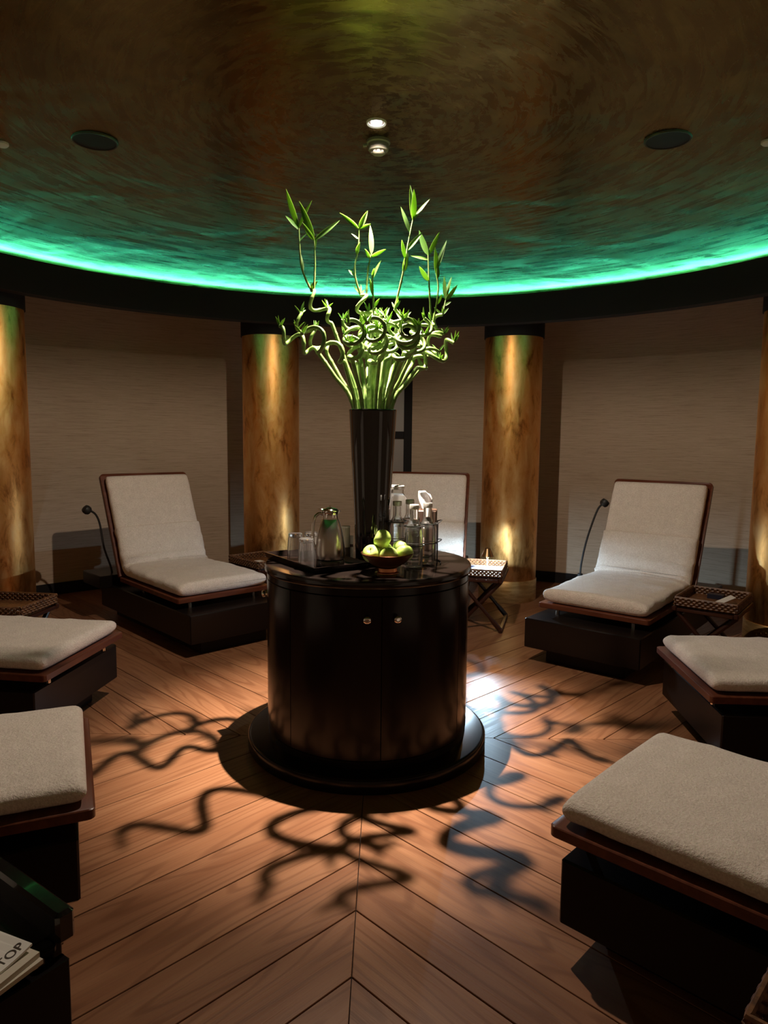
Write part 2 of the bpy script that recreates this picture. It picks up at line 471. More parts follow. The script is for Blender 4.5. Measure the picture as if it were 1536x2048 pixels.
# ---------------------------------------------------------------- ceiling fittings
def ceil_z(r):
    for (r0, z0), (r1, z1) in zip(prof[:9], prof[1:10]):
        if r0 <= r <= r1: return z0 + (z1 - z0) * (r - r0) / (r1 - r0)
    return 2.9
def downlight(x, y, lab, rim_m, lens):
    z = ceil_z(hypot(x, y))
    d = thing('downlight', lab, 'downlight', (x, y, z - .004))
    MB().lathe([(.036, .012), (.036, -.002), (.044, -.006), (.047, 0), (.047, .012)], 32, caps=False).build('rim', rim_m, d)
    MB().lathe([(.036, .016), (.027, .004)], 32, caps=False).build('baffle', grille_m, d)
    MB().lathe([(0, .004), (.027, .004), (.027, .001), (0, -.003)], 32).build('lens', lens, d)
    return d
downlight(LAMP_AT.x, LAMP_AT.y, 'lit recessed downlight at the middle of the gold ceiling', plastic_w, lens_m)
det_m = mat('cream_detector', (.20, .19, .155), .6)
sd = thing('smoke_detector', 'cream smoke detector hanging just beyond the lit downlight', 'smoke detector', (.034, .225, ceil_z(.22)))
MB().lathe([(.058, 0), (.058, -.012), (.050, -.016), (.050, -.040)], 40).build('base', det_m, sd)
MB().lathe([(.050, -.041), (.046, -.048), (.036, -.050)], 40).build('collar', det_m, sd)
MB().lathe([(.034, -.048), (.034, -.058), (.026, -.064), (.012, -.066), (0, -.066)], 40).build('sensor_head', det_m, sd)
MB().box((-.066, 0, -.022), (.020, .016, .012), 0, .002).build('indicator_tab', det_m, sd)
for k in range(10):
    t = 2 * pi * k / 10
    MB().box((.0335 * cos(t), .0335 * sin(t), -.054), (.004, .010, .006), t).build('vent_slot', grille_m, sd)
for x, y, lab in ((-1.345, .215, 'round black speaker grille in the ceiling, left one'), (1.405, .07, 'round black speaker grille in the ceiling, right one')):
    z = ceil_z(hypot(x, y))
    s = thing('ceiling_speaker', lab, 'speaker', (x, y, z - .003), 0, 'ceiling speakers')
    MB().lathe([(.098, .006), (.098, -.004), (.104, -.005), (.108, 0), (.108, .006)], 48, caps=False).build('rim', bronze, s)
    MB().lathe([(0, -.0015), (.098, -.0015), (.098, .004), (0, .004)], 48).build('grille', grille_m, s)
for x, y, lab in ((-1.789, .208, 'small white ceiling sensor at the left edge of the picture'), (1.854, .012, 'small white ceiling sensor at the right edge of the picture')):
    z = ceil_z(hypot(x, y))
    s = MB().lathe([(.030, .004), (.030, -.006), (.022, -.014), (0, -.016)], 24, (0, 0, 0)).build('ceiling_sensor', plastic_w)
    s.location = (x, y, z - .002); tag(s, lab, 'sensor')

# ---------------------------------------------------------------- round cabinet
TZ = .90
cab = thing('round_cabinet', 'round black lacquered cabinet in the middle of the floor carrying the vase', 'cabinet')
MB().lathe([(.583, 0), (.588, .01), (.588, .058), (.582, .066), (.572, .069), (0, .069)], 96).build('plinth', black_m, cab)
MB().lathe([(.47, .05), (.47, .84)], 96).build('carcass', black_m, cab)
MB().lathe([(.470, .832), (.490, .832), (.490, .862), (.470, .862)], 96).build('top_band', cab_m, cab)
MB().lathe([(.478, .862), (.497, .863), (.501, .868), (.501, .893), (.497, .899), (.49, .90), (0, .90)], 128).build('worktop', top_m, cab)
MB().lathe([(.470, .066), (.488, .066), (.488, .10), (.470, .10)], 96).build('skirt', cab_m, cab)
seam0 = radians(7.0) - pi / 2                  # seam angle measured from +x; camera is at -y
dstep = 2 * pi / 7
for k in range(7):
    a0 = seam0 + dstep * k + .004; a1 = seam0 + dstep * (k + 1) - .004
    MB().lathe([(.476, .104), (.489, .104), (.491, .106), (.491, .826), (.489, .828), (.476, .828), (.476, .104)], 22, caps=False, a0=a0, a1=a1).build('door', cab_m, cab)
def knob(a, z):
    o = thing('knob', None, None); o.parent = cab
    bpy.data.objects.remove(o)
    mb = MB().lathe([(.006, .0), (.006, .012), (.014, .014), (.016, .018), (.016, .026), (.012, .030), (.007, .0305), (.006, .0285), (0, .0285)], 24)
    R_ = Matrix.Rotation(a, 3, 'Z') @ Matrix.Rotation(pi / 2, 3, 'Y')
    mb.v = [R_ @ p + Vector((.490 * cos(a), .490 * sin(a), z)) for p in mb.v]
    return mb.build('knob', chrome, cab)
for s in (0, -2, 2):
    for d in (-1, 1):
        knob(seam0 + dstep * s + d * radians(7.3), .735)

# ---------------------------------------------------------------- vase and bamboo
VX, VY, VTOP = .016, 0.0, 1.632
vase = MB().lathe([(.076, TZ), (.079, TZ + .006), (.084, 1.05), (.099, 1.35), (.114, 1.62), (.1155, VTOP - .004), (.1135, VTOP), (.109, VTOP - .003), (.108, 1.6), (.094, 1.35), (.080, 1.08), (.0, 1.06)], 64, (VX, VY, 0)).build('tall_vase', vase_m)
tag(vase, 'tall flared glossy black vase on the round cabinet holding the bamboo', 'vase')

K = .00243
def P2(zx, zy, dy=0):                          # plant drawing grid -> metres, at depth dy behind the vase axis
    X = (520 + zx * .2865 - 745) * K + VX; Z = VTOP + .003 + (818 - (380 + zy * .2865)) * K
    s = (3.383 + dy) / 3.383
    return Vector((X * s, VY + dy, 1.5 + (Z - 1.5) * s))
def leaf_mb(mb, a, b, width, bend=.12, roll=None):
    d = b - a; L = d.length; t = d.normalized()
    if roll is None: roll = random.uniform(-.9, .9)
    side = t.cross(Vector((0, -1, 0)))
    if side.length < .1: side = t.cross(Vector((1, 0, 0)))
    side.normalize(); side = Quaternion(t, roll) @ side
    up = side.cross(t)
    N = 7; vs = []; fs = []
    for i in range(N + 1):
        u = i / N
        w_ = width * .5 * (sin(pi * u ** .75) ** .8 if 0 < u < 1 else (.12 if u == 0 else .02))
        c = a + d * u + up * (bend * L * (u * u - u) * -1.0)
        for k, h in ((-1, .25), (0, 0), (1, .25)):
            vs.append(c + side * w_ * k + up * (w_ * h * abs(k)) + (up * -.0007 if k == 0 else Vector()))
    for i in range(N):
        for k in range(2):
            p = i * 3 + k; fs.append([p, p + 1, p + 4, p + 3])
    n = len(vs)
    vs2 = [p - up * .0006 for p in vs]
    fs2 = [f[::-1] for f in fs]
    mb.add(vs, fs); mb.add(vs2, fs2)
    return mb
def leaf(parent, a, b, width):
    return leaf_mb(MB(), a, b, width).build('leaf', leaf_m, parent, angle=80)
def radii_with_nodes(path, r, every=.055, first=.02):
    out = []; s = first
    for i, p in enumerate(path):
        if i: s += (path[i] - path[i - 1]).length
        ph = (s % every) / every
        out.append(r * (1.16 if ph < .12 else 1.0))
    return out
def resample(path, step):
    out = [path[0]]; acc = 0
    for i in range(1, len(path)):
        a, b = path[i - 1], path[i]; L = (b - a).length
        if L < 1e-7: continue
        t = step - acc
        while t <= L:
            out.append(a + (b - a) * (t / L)); t += step
        acc = (acc + L) % step if L + acc >= step else acc + L
    return out

STEMS = [  # rim x, end of the straight part (x, y, depth), end of the spiral (x, y, depth), turns, radius
    (636, (400, 1150, -.05), (120, 1060, -.12), 1.6, .036), (655, (470, 1170, .05), (290, 985, .10), 2.0, .036),
    (700, (500, 950, 0), (335, 755, .0), 1.6, .034), (665, (585, 1210, -.15), (400, 1130, -.34), 1.8, .042),
    (680, (680, 1240, .10), (600, 1000, .24), 2.0, .040), (715, (640, 1190, -.2), (590, 1070, -.42), 1.9, .042),
    (735, (705, 1220, .15), (720, 1000, .32), 1.8, .042), (760, (770, 960, .05), (680, 765, .05), 1.7, .036),
    (775, (790, 1230, -.1), (730, 1080, -.33), 1.9, .042), (790, (800, 1150, 0), (840, 900, 0), 2.0, .036),
    (800, (830, 1180, -.2), (880, 1020, -.46), 2.0, .043), (815, (860, 1150, .15), (930, 960, .32), 1.9, .042),
    (830, (870, 1200, -.1), (960, 1010, -.22), 2.0, .042), (845, (900, 1180, 0), (955, 850, 0), 2.2, .036),
    (855, (930, 1200, .2), (1050, 1020, .40), 1.8, .042), (870, (960, 1200, -.2), (1060, 1060, -.44), 1.9, .043),
    (880, (1000, 1180, .05), (1165, 905, .05), 2.0, .038), (893, (1040, 1190, -.1), (1210, 1010, -.24), 1.9, .042),
    (903, (1060, 1210, .15), (1265, 905, .2), 2.2, .040), (913, (1090, 1240, 0), (1345, 1085, -.05), 1.8, .040),
    (925, (1110, 1260, .1), (1330, 1130, .26), 1.7, .040), (905, (1000, 1150, -.25), (1090, 1020, -.48), 1.9, .042),
    (760, (740, 1200, .25), (700, 1050, .48), 1.9, .042), (850, (860, 1200, .28), (900, 1040, .48), 1.8, .042),
]
SHOOTS = {
    2: [([(320, 745), (300, 600), (285, 450), (280, 330)], [((280, 330), (195, 85), 40), ((283, 350), (190, 255), 30), ((290, 330), (368, 155), 30), ((297, 425), (340, 365), 16), ((300, 620), (288, 490), 26)]),
        ([(390, 760), (388, 560), (382, 400)], [((380, 385), (282, 160), 44), ((384, 395), (305, 300), 34), ((392, 375), (555, 280), 30), ((388, 480), (405, 370), 28)])],
    7: [([(655, 770), (655, 620), (678, 450), (682, 330)], [((680, 330), (552, 232), 30), ((685, 330), (740, 215), 36), ((690, 335), (762, 300), 26), ((676, 505), (690, 420), 38), ((650, 645), (612, 598), 22), ((672, 398), (632, 365), 16)]),
        ([(720, 770), (745, 600), (766, 500)], [((766, 490), (757, 308), 40), ((766, 510), (866, 462), 26), ((750, 530), (722, 462), 24)])],
    9: [([(805, 930), (780, 740), (770, 620)], [((772, 660), (832, 535), 34), ((768, 625), (786, 588), 22), ((800, 855), (826, 785), 22), ((770, 770), (755, 650), 22)])],
    13: [([(940, 850), (985, 600), (1015, 420), (1045, 265)], [((1045, 270), (1022, 45), 34), ((1046, 265), (1048, 72), 44), ((1052, 275), (1156, 132), 30), ((1020, 362), (960, 185), 28), ((1020, 475), (1110, 350), 36), ((990, 525), (970, 398), 28), ((1000, 610), (1010, 480), 40)])],
    16: [([(1165, 900), (1160, 700), (1150, 490)], [((1146, 495), (1085, 335), 44), ((1154, 490), (1226, 342), 34), ((1140, 532), (1032, 503), 22), ((1156, 662), (1090, 570), 36)]),
         ([(1200, 920), (1222, 720), (1200, 600)], [((1196, 610), (1195, 445), 44), ((1216, 650), (1214, 560), 40), ((1226, 570), (1274, 395), 34), ((1230, 820), (1250, 750), 30)])],
    18: [([(1265, 900), (1276, 780)], [((1270, 785), (1260, 630), 30), ((1280, 770), (1312, 635), 34), ((1288, 765), (1352, 688), 34), ((1290, 840), (1312, 800), 20)])],
}
STEM_LABEL = {0: 'bamboo stem spiralling furthest left, its tip over the coppery column', 1: 'second bamboo stem from the left with double curl and low leaf tuft',
              2: 'left bamboo stem with two tall leafy shoots rising into the green glow', 7: 'middle bamboo stem with two pale leafy shoots above a zigzag curl',
              9: 'middle bamboo stem with one short straight shoot right of the pale pair', 13: 'bamboo stem with the single tallest shoot right of centre',
              16: 'right bamboo stem with two bright leafy shoots side by side', 18: 'right bamboo stem with the short bright rightmost shoot',
              19: 'bamboo stem whose spiral reaches furthest right of the bunch'}
rs = random.Random(11)
STEM_OBJ = []
for i, (rx, E, F, turns, rad) in enumerate(STEMS):
    rim = P2(rx, 1525, 0); off = (rim.x - VX)
    rimy = max(-.085, min(.085, (E[2]) * .35 + rs.uniform(-.03, .03)))
    rmax = .092; rr = hypot(off, rimy)
    if rr > rmax: off *= rmax / rr; rimy *= rmax / rr
    rim = Vector((VX + off, VY + rimy, VTOP + .004))
    if i not in SHOOTS and abs(E[2]) > .04:
        E = (E[0], E[1] - 10, E[2] * .9); F = (F[0] + rs.uniform(-95, 95), F[1] - 85 + rs.uniform(-45, 45), F[2] * .86); turns = turns * rs.uniform(1.1, 1.45)
    e = P2(*E); f = P2(*F)
    bottom = Vector((VX + off * .35, VY + rimy * .35, 1.20))
    ax = f - e; L = ax.length; a = ax.normalized()
    # straight part then a helix round the axis e->f
    u = a.cross(Vector((0, 1, 0))); u = u.normalized() if u.length > .05 else a.cross(Vector((1, 0, 0))).normalized()
    wv_ = a.cross(u)
    ph = rs.uniform(0, 2 * pi) if i not in (2, 7) else 0
    hel = []
    NH = int(26 * turns)
    for k in range(NH + 1):
        t = k / NH
        amp = rad * min(1, t / .18) ** .8 * (1 if t < .9 else (1 - (t - .9) / .1 * .3))
        q = ph + 2 * pi * turns * t
        hel.append(e + a * (L * t) + (u * cos(q) + wv_ * sin(q)) * amp)
    lead = smooth_path([bottom, rim, rim.lerp(e, .55) + Vector((0, 0, .01)), e], 14)
    path = resample(lead[:-4] + hel, .008)
    path = [p for p in path]
    sm = path[:]
    for _ in range(2):
        sm = [sm[0]] + [(sm[j - 1] + sm[j] * 2 + sm[j + 1]) / 4 for j in range(1, len(sm) - 1)] + [sm[-1]]
    path = sm
    r0 = .0113 * rs.uniform(.9, 1.1)
    if i in STEM_LABEL: lab, grp = STEM_LABEL[i], None
    else: lab, grp = 'curly green bamboo stem spiralling at its top among the crowded middle stems', None
    st_ = thing('bamboo_stem', lab, 'bamboo', (VX, VY, 0), 0, 'curly bamboo stems in the black vase')
    STEM_OBJ.append(st_)
    def loc(p): return p - Vector((VX, VY, 0))
    rl = radii_with_nodes(path, r0)
    npts = len(path)
    rl = [r * (1 - .28 * j / npts) for j, r in enumerate(rl)]
    MB().tube([loc(p) for p in path], rl, 9).build('stalk', bam_m, st_, angle=80)
    tip = path[-1]
    if i in SHOOTS:
        for poly, leaves in SHOOTS[i]:
            d0 = F[2]
            pp = [P2(x, y, d0) for x, y in poly]
            pp[0] = pp[0]
            near = min(path[len(path) // 2:], key=lambda q: (q - pp[0]).length)
            pp = [near] + pp[1:] if (near - pp[0]).length < .05 else [near, pp[0]] + pp[1:]
            sp_ = resample(smooth_path(pp, 8), .01)
            sh = MB().tube([loc(p) for p in sp_], [x * (1 - .4 * j / len(sp_)) for j, x in enumerate(radii_with_nodes(sp_, .0052, .045))], 7).build('shoot', bam_m, st_, angle=80)
            for la, lb, wd in leaves:
                A = P2(*la, d0); Bp = P2(*lb, d0 + rs.uniform(-.03, .03))
                A = min(sp_, key=lambda q: (q - A).length)
                leaf_mb(MB(), loc(A), loc(Bp), wd * .000696, .07).build('leaf', leaf_m, sh, angle=80)
    # leaf tufts sprouting from the spiral
    tufts = [tip] + ([path[int(npts * .80)]] if i % 3 else []) + ([path[int(npts * .90)]] if i % 4 == 1 else [])
    for tpt in tufts:
        mb = MB()
        for k in range(rs.randint(4, 6)):
            d = Vector((rs.uniform(-.7, .7), rs.uniform(-.7, .7), rs.uniform(.5, 1.2))).normalized()
            leaf_mb(mb, loc(tpt), loc(tpt + d * rs.uniform(.03, .06)), rs.uniform(.007, .012), .1)
        o = mb.build('leaf_tuft', leaf_m, st_, angle=80)

# ---------------------------------------------------------------- things on the cabinet
T = Vector((0, 0, TZ))
# tray
tc_ = Vector((-.256, -.08, TZ)); trz = atan2(.148, .225)
tr = thing('serving_tray', 'rectangular black lacquer tray under the steel jug and glasses', 'tray', tc_, trz)
TL, TWd = .27, .495
MB().box((0, 0, .006), (TL - .02, TWd - .02, .010), 0, .002).build('base', cab_m, tr)
for s in (-1, 1):
    for ax_ in (0, 1):
        w_ = TL if ax_ == 0 else TWd
        rings = []
        for q in (-1, 1):
            sec = []
            for o_, z in ((-.012, .001), (.004, .030), (.010, .030), (-.004, .001)):
                hl = w_ / 2 + o_ if True else 0
                n_ = (TWd if ax_ == 0 else TL) / 2 + o_
                sec.append(Vector((q * hl, s * n_, z)) if ax_ == 0 else Vector((s * n_, q * hl, z)))
            rings.append(sec)
        MB().loft(rings).build('rim', cab_m, tr, smooth=False)
# jug
jug = thing('thermos_jug', 'brushed steel vacuum jug with chrome lid and loop handle on the tray', 'jug', (-.177, -.185, TZ + .011))
MB().lathe([(.058, 0), (.066, .002), (.067, .024), (.065, .027), (0, .027)], 48).build('base_ring', mat('smoked_base', (.10, .085, .075), .25, .7), jug)
MB().lathe([(.060, .027), (.066, .032), (.069, .055), (.068, .085), (.063, .125), (.054, .168), (.044, .200), (.038, .214), (0, .214)], 48).build('body', steel, jug)
MB().lathe([(.0375, .212), (.036, .220), (.0355, .235), (.038, .248), (.040, .250), (0, .250)], 40).build('collar', chrome, jug)
MB().lathe([(.039, .250), (.040, .254), (.034, .261), (.018, .266), (.008, .268), (.007, .275), (0, .276)], 40).build('lid', chrome, jug)
MB().loft([[Vector((.034, -.012, .236)), Vector((.034, .012, .236)), Vector((.034, .014, .252)), Vector((.034, -.014, .252))],
           [Vector((.048, -.004, .248)), Vector((.048, .004, .248)), Vector((.050, .005, .254)), Vector((.050, -.005, .254))]]).build('spout', chrome, jug)
hp = smooth_path([(-.034, 0, .236), (-.050, 0, .240), (-.070, 0, .222), (-.078, 0, .19), (-.080, 0, .15), (-.078, 0, .11), (-.068, 0, .078), (-.060, 0, .068)], 6)
MB().tube(hp, .0075, 10).build('handle', chrome, jug)
MB().box((-.040, 0, .258), (.030, .018, .007), 0, .002).build('thumb_lever', chrome, jug)
jug.rotation_euler = (0, 0, radians(8))
# tumblers (upside down)
def tumbler(loc, lab):
    g = thing('tumbler', lab, 'glass', loc, 0, 'upturned tumblers on the tray')
    MB().lathe([(.0405, 0), (.0385, .06), (.0335, .112), (.033, .124), (.030, .128), (0, .1285), (0, .110), (.029, .108), (.0345, .06), (.0375, 0), (.0405, 0)], 14, caps=False).build('bowl', tumbler_glass, g, angle=22)
    return g
tumbler((-.283, -.215, TZ + .0112), 'clear upturned glass tumbler at the front, left of the steel jug')
tumbler((-.352, -.040, TZ + .0112), 'clear upturned glass tumbler behind the front one, on the tray corner')
tumbler((-.278, -.010, TZ + .0112), 'clear upturned glass tumbler at the back, right of the corner one')
# canister + card
cn = thing('canister', 'slim cream canister with dark foot behind the steel jug', 'canister', (-.112, .04, TZ))
MB().lathe([(.021, 0), (.021, .058), (.020, .060), (0, .060)], 28).build('foot', brown_box, cn)
MB().lathe([(.019, .060), (.0205, .062), (.0205, .155), (.017, .160), (0, .160)], 28).build('body', cream_p, cn)
MB().lathe([(.0215, .156), (.0215, .164), (0, .165)], 28).build('rim', plastic_w, cn)
for z in (.012, .024, .036, .048):
    MB().lathe([(.0212, z), (.0222, z + .002), (.0222, z + .004), (.0212, z + .006)], 28, caps=False).build('ridge', brown_box, cn)
cdn = thing('card', 'narrow white card with dark band standing beside the vase foot', 'card', (-.085, .045, TZ))
MB().box((0, 0, .058), (.019, .004, .116), 0, 0).build('sheet', white_p, cdn)
MB().box((0, -.0023, .066), (.0192, .001, .014), 0, 0).build('band', brown_box, cdn)
# bowl of apples
bc = Vector((.084, -.30, TZ))
bw = thing('fruit_bowl', 'round brown copper bowl full of green apples at the cabinet front', 'bowl', bc)
MB().lathe([(.056, 0), (.056, .003), (.048, .008), (.045, .022), (.050, .026), (0, .026)], 40).build('foot', copper, bw)
MB().lathe([(.03, .024), (.060, .032), (.090, .052), (.112, .078), (.118, .088), (.116, .090), (.108, .080), (.086, .057), (.055, .040), (0, .036)], 56).build('body', bowl_m, bw)
ap = [((-.070, -.022, .087), (.9, -.3), 'green apple at the left of the bowl with brown blemish'), ((.006, -.055, .084), (-.6, .4), 'green apple at the front of the bowl'),
      ((.076, -.012, .090), (.3, .2), 'green apple at the right front of the bowl'), ((.066, .055, .098), (.2, -.4), 'green apple at the right back of the bowl against the bottles'),
      ((-.012, .052, .086), (.5, .5), 'green apple half hidden at the back of the bowl'), ((-.022, .000, .150), (1.1, -.7), 'green apple on top of the pile showing its stalk hollow')]
for k, (p, tl, lab) in enumerate(ap):
    rA = .041 if k != 5 else .043
    a = thing('apple', lab, 'apple', bc + Vector(p), 0, 'green apples in the copper bowl')
    a.rotation_euler = (tl[0] * .9, tl[1], k)
    pr = []
    for j in range(21):
        t = -pi / 2 + pi * j / 20
        r_ = rA * cos(t) * (1 + .05 * sin(t)); z = rA * .92 * sin(t)
        if j > 16: z -= rA * .30 * ((j - 16) / 4) ** 1.6
        if j < 3: z += rA * .14 * ((3 - j) / 3) ** 1.5
        pr.append((r_, z))
    MB().lathe(pr, 28).build('flesh', apple_m, a, angle=90)
    MB().tube([(0, 0, rA * .56), (.002, 0, rA * .80), (.006, .002, rA * 1.0)], .0016, 6).build('stem', stalk_m, a)
# bottles in a wire rack
BP = [((.21, -.185), 'clear water bottle with steel cap, front one beside the apples'), ((.280, -.095), 'clear water bottle with steel cap, right one of the four in the rack'),
      ((.138, -.020), 'clear water bottle with steel cap, left one next to the vase'), ((.205, .075), 'clear water bottle with steel cap, rear one of the four in the rack')]
for (x, y), lab in BP:
    b = thing('water_bottle', lab, 'bottle', (x, y, TZ + .004), 0, 'water bottles in the wire rack')
    MB().lathe([(.0, 0), (.034, 0), (.041, .004), (.042, .015), (.042, .165), (.039, .183), (.029, .200), (.0215, .214), (.0200, .225), (.0200, .278), (.0172, .278), (.0172, .222), (.026, .200), (.036, .182), (.0388, .165), (.0388, .018), (.034, .012), (0, .012)], 32).build('glass_body', glass, b)
    MB().lathe([(0, .0125), (.034, .0125), (.0384, .0185), (.0384, .165), (.0356, .181), (.028, .196), (0, .196)], 28).build('water', water_m, b)
    MB().lathe([(.0205, .268), (.0222, .270), (.0222, .288), (.0205, .291), (0, .291)], 28).build('cap', cap_m, b)
rk = thing('wire_rack', 'black wire carrier holding the four water bottles', 'rack')
wm = rubber
def ringtube(c, r, z, rad=.0028, n=28):
    return [Vector((c[0] + r * cos(2 * pi * k / n), c[1] + r * sin(2 * pi * k / n), z)) for k in range(n + 1)]
for (x, y), lab in BP:
    MB().tube(ringtube((x, y), .0465, TZ + .196), .0026, 6, False).build('upper_ring', wm, rk)
    MB().tube(ringtube((x, y), .0455, TZ + .105), .0022, 6, False).build('lower_ring', wm, rk)
for x, y in ((.333, -.055), (.255, .118), (.338, .012), (.09, .012)):
    MB().tube([(x, y, TZ), (x, y, TZ + .20)], .0026, 6).build('post', wm, rk)
MB().tube(smooth_path([(.326, -.095, TZ + .196), (.355, -.03, TZ + .205), (.338, .02, TZ + .196)], 6), .0026, 6).build('handle', wm, rk)
MB().tube(smooth_path([(.326, -.095, TZ + .105), (.355, -.03, TZ + .11), (.338, .02, TZ + .105)], 6), .0026, 6).build('handle', wm, rk)
MB().tube(smooth_path([(.09, .012, TZ + .0028), (.205, .13, TZ + .0028), (.34, .01, TZ + .0028), (.345, -.09, TZ + .0028)], 8), .0026, 6).build('base_wire', wm, rk)
# glass jar behind
jr = thing('glass_jar', 'large clear glass jar with lid standing behind the water bottles', 'jar', (.135, .225, TZ))
MB().lathe([(0, 0), (.060, 0), (.068, .006), (.069, .26), (.062, .292), (.048, .310), (.045, .316), (.045, .335), (.042, .335), (.042, .314), (.058, .288), (.065, .258), (.065, .012), (0, .010)], 40).build('glass_body', glass, jr)
MB().lathe([(.046, .335), (.049, .337), (.049, .352), (.046, .355), (0, .356)], 36).build('lid', cap_m, jr)
# tissue box
tb = thing('tissue_box', 'dark brown upright tissue box with a tissue sticking out behind the bottles', 'tissue box', (.292, .285, TZ), radians(-8))
MB().box((0, 0, .112), (.135, .135, .224), 0, .004).build('box', brown_box, tb)
bmv = MB()
rings = []
for j in range(9):
    u = j / 8
    ring = []
    for k in range(13):
        s = k / 12 - .5
        wd = .014 + .036 * sin(pi * min(1, u * 1.05) * .62) * (1 - .3 * u)
        fold = .012 * sin(s * 9 + u * 2) * (1 - .2 * u) + .010 * u * sin(3 * s + 4 * u)
        ring.append(Vector((s * wd * 1.6 + .012 * sin(u * 3) * (1 if s > 0 else .1), fold, .218 + u * .106 * (1 - .35 * abs(s) * (1 if s > .1 else .1)))))
    rings.append(ring)
bmv.loft(rings, False, False)
ts = bmv.build('tissue', tissue_m, tb, angle=80)
sol = ts.modifiers.new('solid', 'SOLIDIFY'); sol.thickness = .0008
# ---------------------------------------------------------------- loungers
LW = .757
LEN, HZ, TB, BZ = .98, .385, 1.316, 1.183
def lounger_center(n_seat=22, n_back=22):
    """centre line of the deck top surface in the (y, z) plane, with tangent-normal"""
    pts = []
    y0, z0 = 0.0, .378
    hip = Vector((LEN, HZ)); top = Vector((TB, BZ))
    a = Vector((y0, z0))
    r = .10
    d1 = (hip - a).normalized(); d2 = (top - hip).normalized()
    p1 = hip - d1 * r; p2 = hip + d2 * r
    for k in range(n_seat + 1): pts.append(a.lerp(p1, k / n_seat))
    for k in range(1, 8):
        t = k / 8; pts.append(p1 * (1 - t) ** 2 + hip * 2 * t * (1 - t) + p2 * t * t)
    for k in range(n_back + 1): pts.append(p2.lerp(top, k / n_back))
    return pts
CL = lounger_center()
def cl_sample(s):
    acc = 0
    for i in range(len(CL) - 1):
        L = (CL[i + 1] - CL[i]).length
        if acc + L >= s or i == len(CL) - 2:
            p = CL[i].lerp(CL[i + 1], (s - acc) / L)
            a = CL[max(i - 1, 0)]; b = CL[min(i + 2, len(CL) - 1)]
            t = (b - a).normalized()
            return p, t
        acc += L
TOTAL = sum((CL[i + 1] - CL[i]).length for i in range(len(CL) - 1))
HIP_S = LEN - .02
def pad(s0, s1, width, lo, hi, seed, stations=46, sharp=3.2, wr=1.0, endr=.035, ends=(True, True)):
    """padded slab following the deck: superelliptic section, rounded ends, soft wrinkles"""
    rings = []; NS = 28
    tot = s1 - s0
    ss = []
    for k in range(stations + 1):
        t = k / stations
        ss.append(s0 + tot * t)
    if ends[0]: ss = [s0 + endr * q for q in (0, .08, .22, .45, .72)] + [s for s in ss if s > s0 + endr]
    if ends[1] == 'fold': ss = [s for s in ss if s < s1 - .014] + [s1 - q for q in (.012, .008, .004, .0015, 0)]
    elif ends[1]: ss = [s for s in ss if s < s1 - endr] + [s1 - endr * q for q in (.72, .45, .22, .08, 0)]
    for s in ss:
        p, t = cl_sample(max(0, min(TOTAL - 1e-4, s)))
        ex = 1.0
        if ends[1] == 'fold' and s1 - s < .012: ex = .78 + .22 * sqrt(max(0, 1 - (1 - (s1 - s) / .012) ** 2))
        for on, d in ((ends[0], s - s0), (ends[1] is True, s1 - s)):
            if on and d < endr: ex = min(ex, sqrt(max(0, 1 - (1 - d / endr) ** 2)))
        n = Vector((-t.y, t.x)); n = n if n.y > 0 or n.x < 0 else -n
        mid = (lo + hi) / 2; hh = (hi - lo) / 2 * (.12 + .88 * ex); hw = width / 2 - (1 - ex) * .018
        ring = []
        for j in range(NS):
            a = 2 * pi * j / NS
            cx, cz = cos(a), sin(a)
            x = hw * (abs(cx) ** (2 / (sharp * 3.2))) * (1 if cx >= 0 else -1)
            z = hh * (abs(cz) ** (2 / sharp)) * (1 if cz >= 0 else -1)
            if z > 0: z *= 1 - .10 * (abs(x) / hw) ** 4
            q = Vector((x * 3.1 + seed, s * 5, seed))
            dz = noise.noise(q) * .006 * wr
            hipd = math.exp(-((s - HIP_S - .10) / .16) ** 2)
            dz += noise.noise(Vector((x * 2.0 + seed * 3, s * 26 + 3 * x, seed))) * .010 * hipd * wr
            rd = 1 - abs(noise.noise(Vector((x * 1.7 + s * 2.2 + seed, s * 7 - x * 2.6, seed * 2)))) * 2.4
            dz += max(0, rd) ** 3 * .017 * hipd * wr
            rd2 = 1 - abs(noise.noise(Vector((x * 2.6 + seed, s * 2.4 + x * .8, seed * 5)))) * 3
            dz += max(0, rd2) ** 4 * .006 * wr
            edge = .004 * noise.noise(Vector((seed, s * 16, z * 20 + (2 if x > 0 else 7)))) * wr
            zz = mid + z + (dz if z > 0 else 0)
            yy = p + n * zz
            ring.append(Vector((x + (edge if abs(x) > hw * .9 else 0), yy.x, yy.y)))
        rings.append(ring)
    return MB().loft(rings)
def board(s0, s1, width, lo, hi, rc, round_end=None):
    """wooden deck board between two stations; corners of the far end rounded"""
    p0, t0 = cl_sample(s0 + .02); p1, t1 = cl_sample(s1 - .001)
    return p0, p1
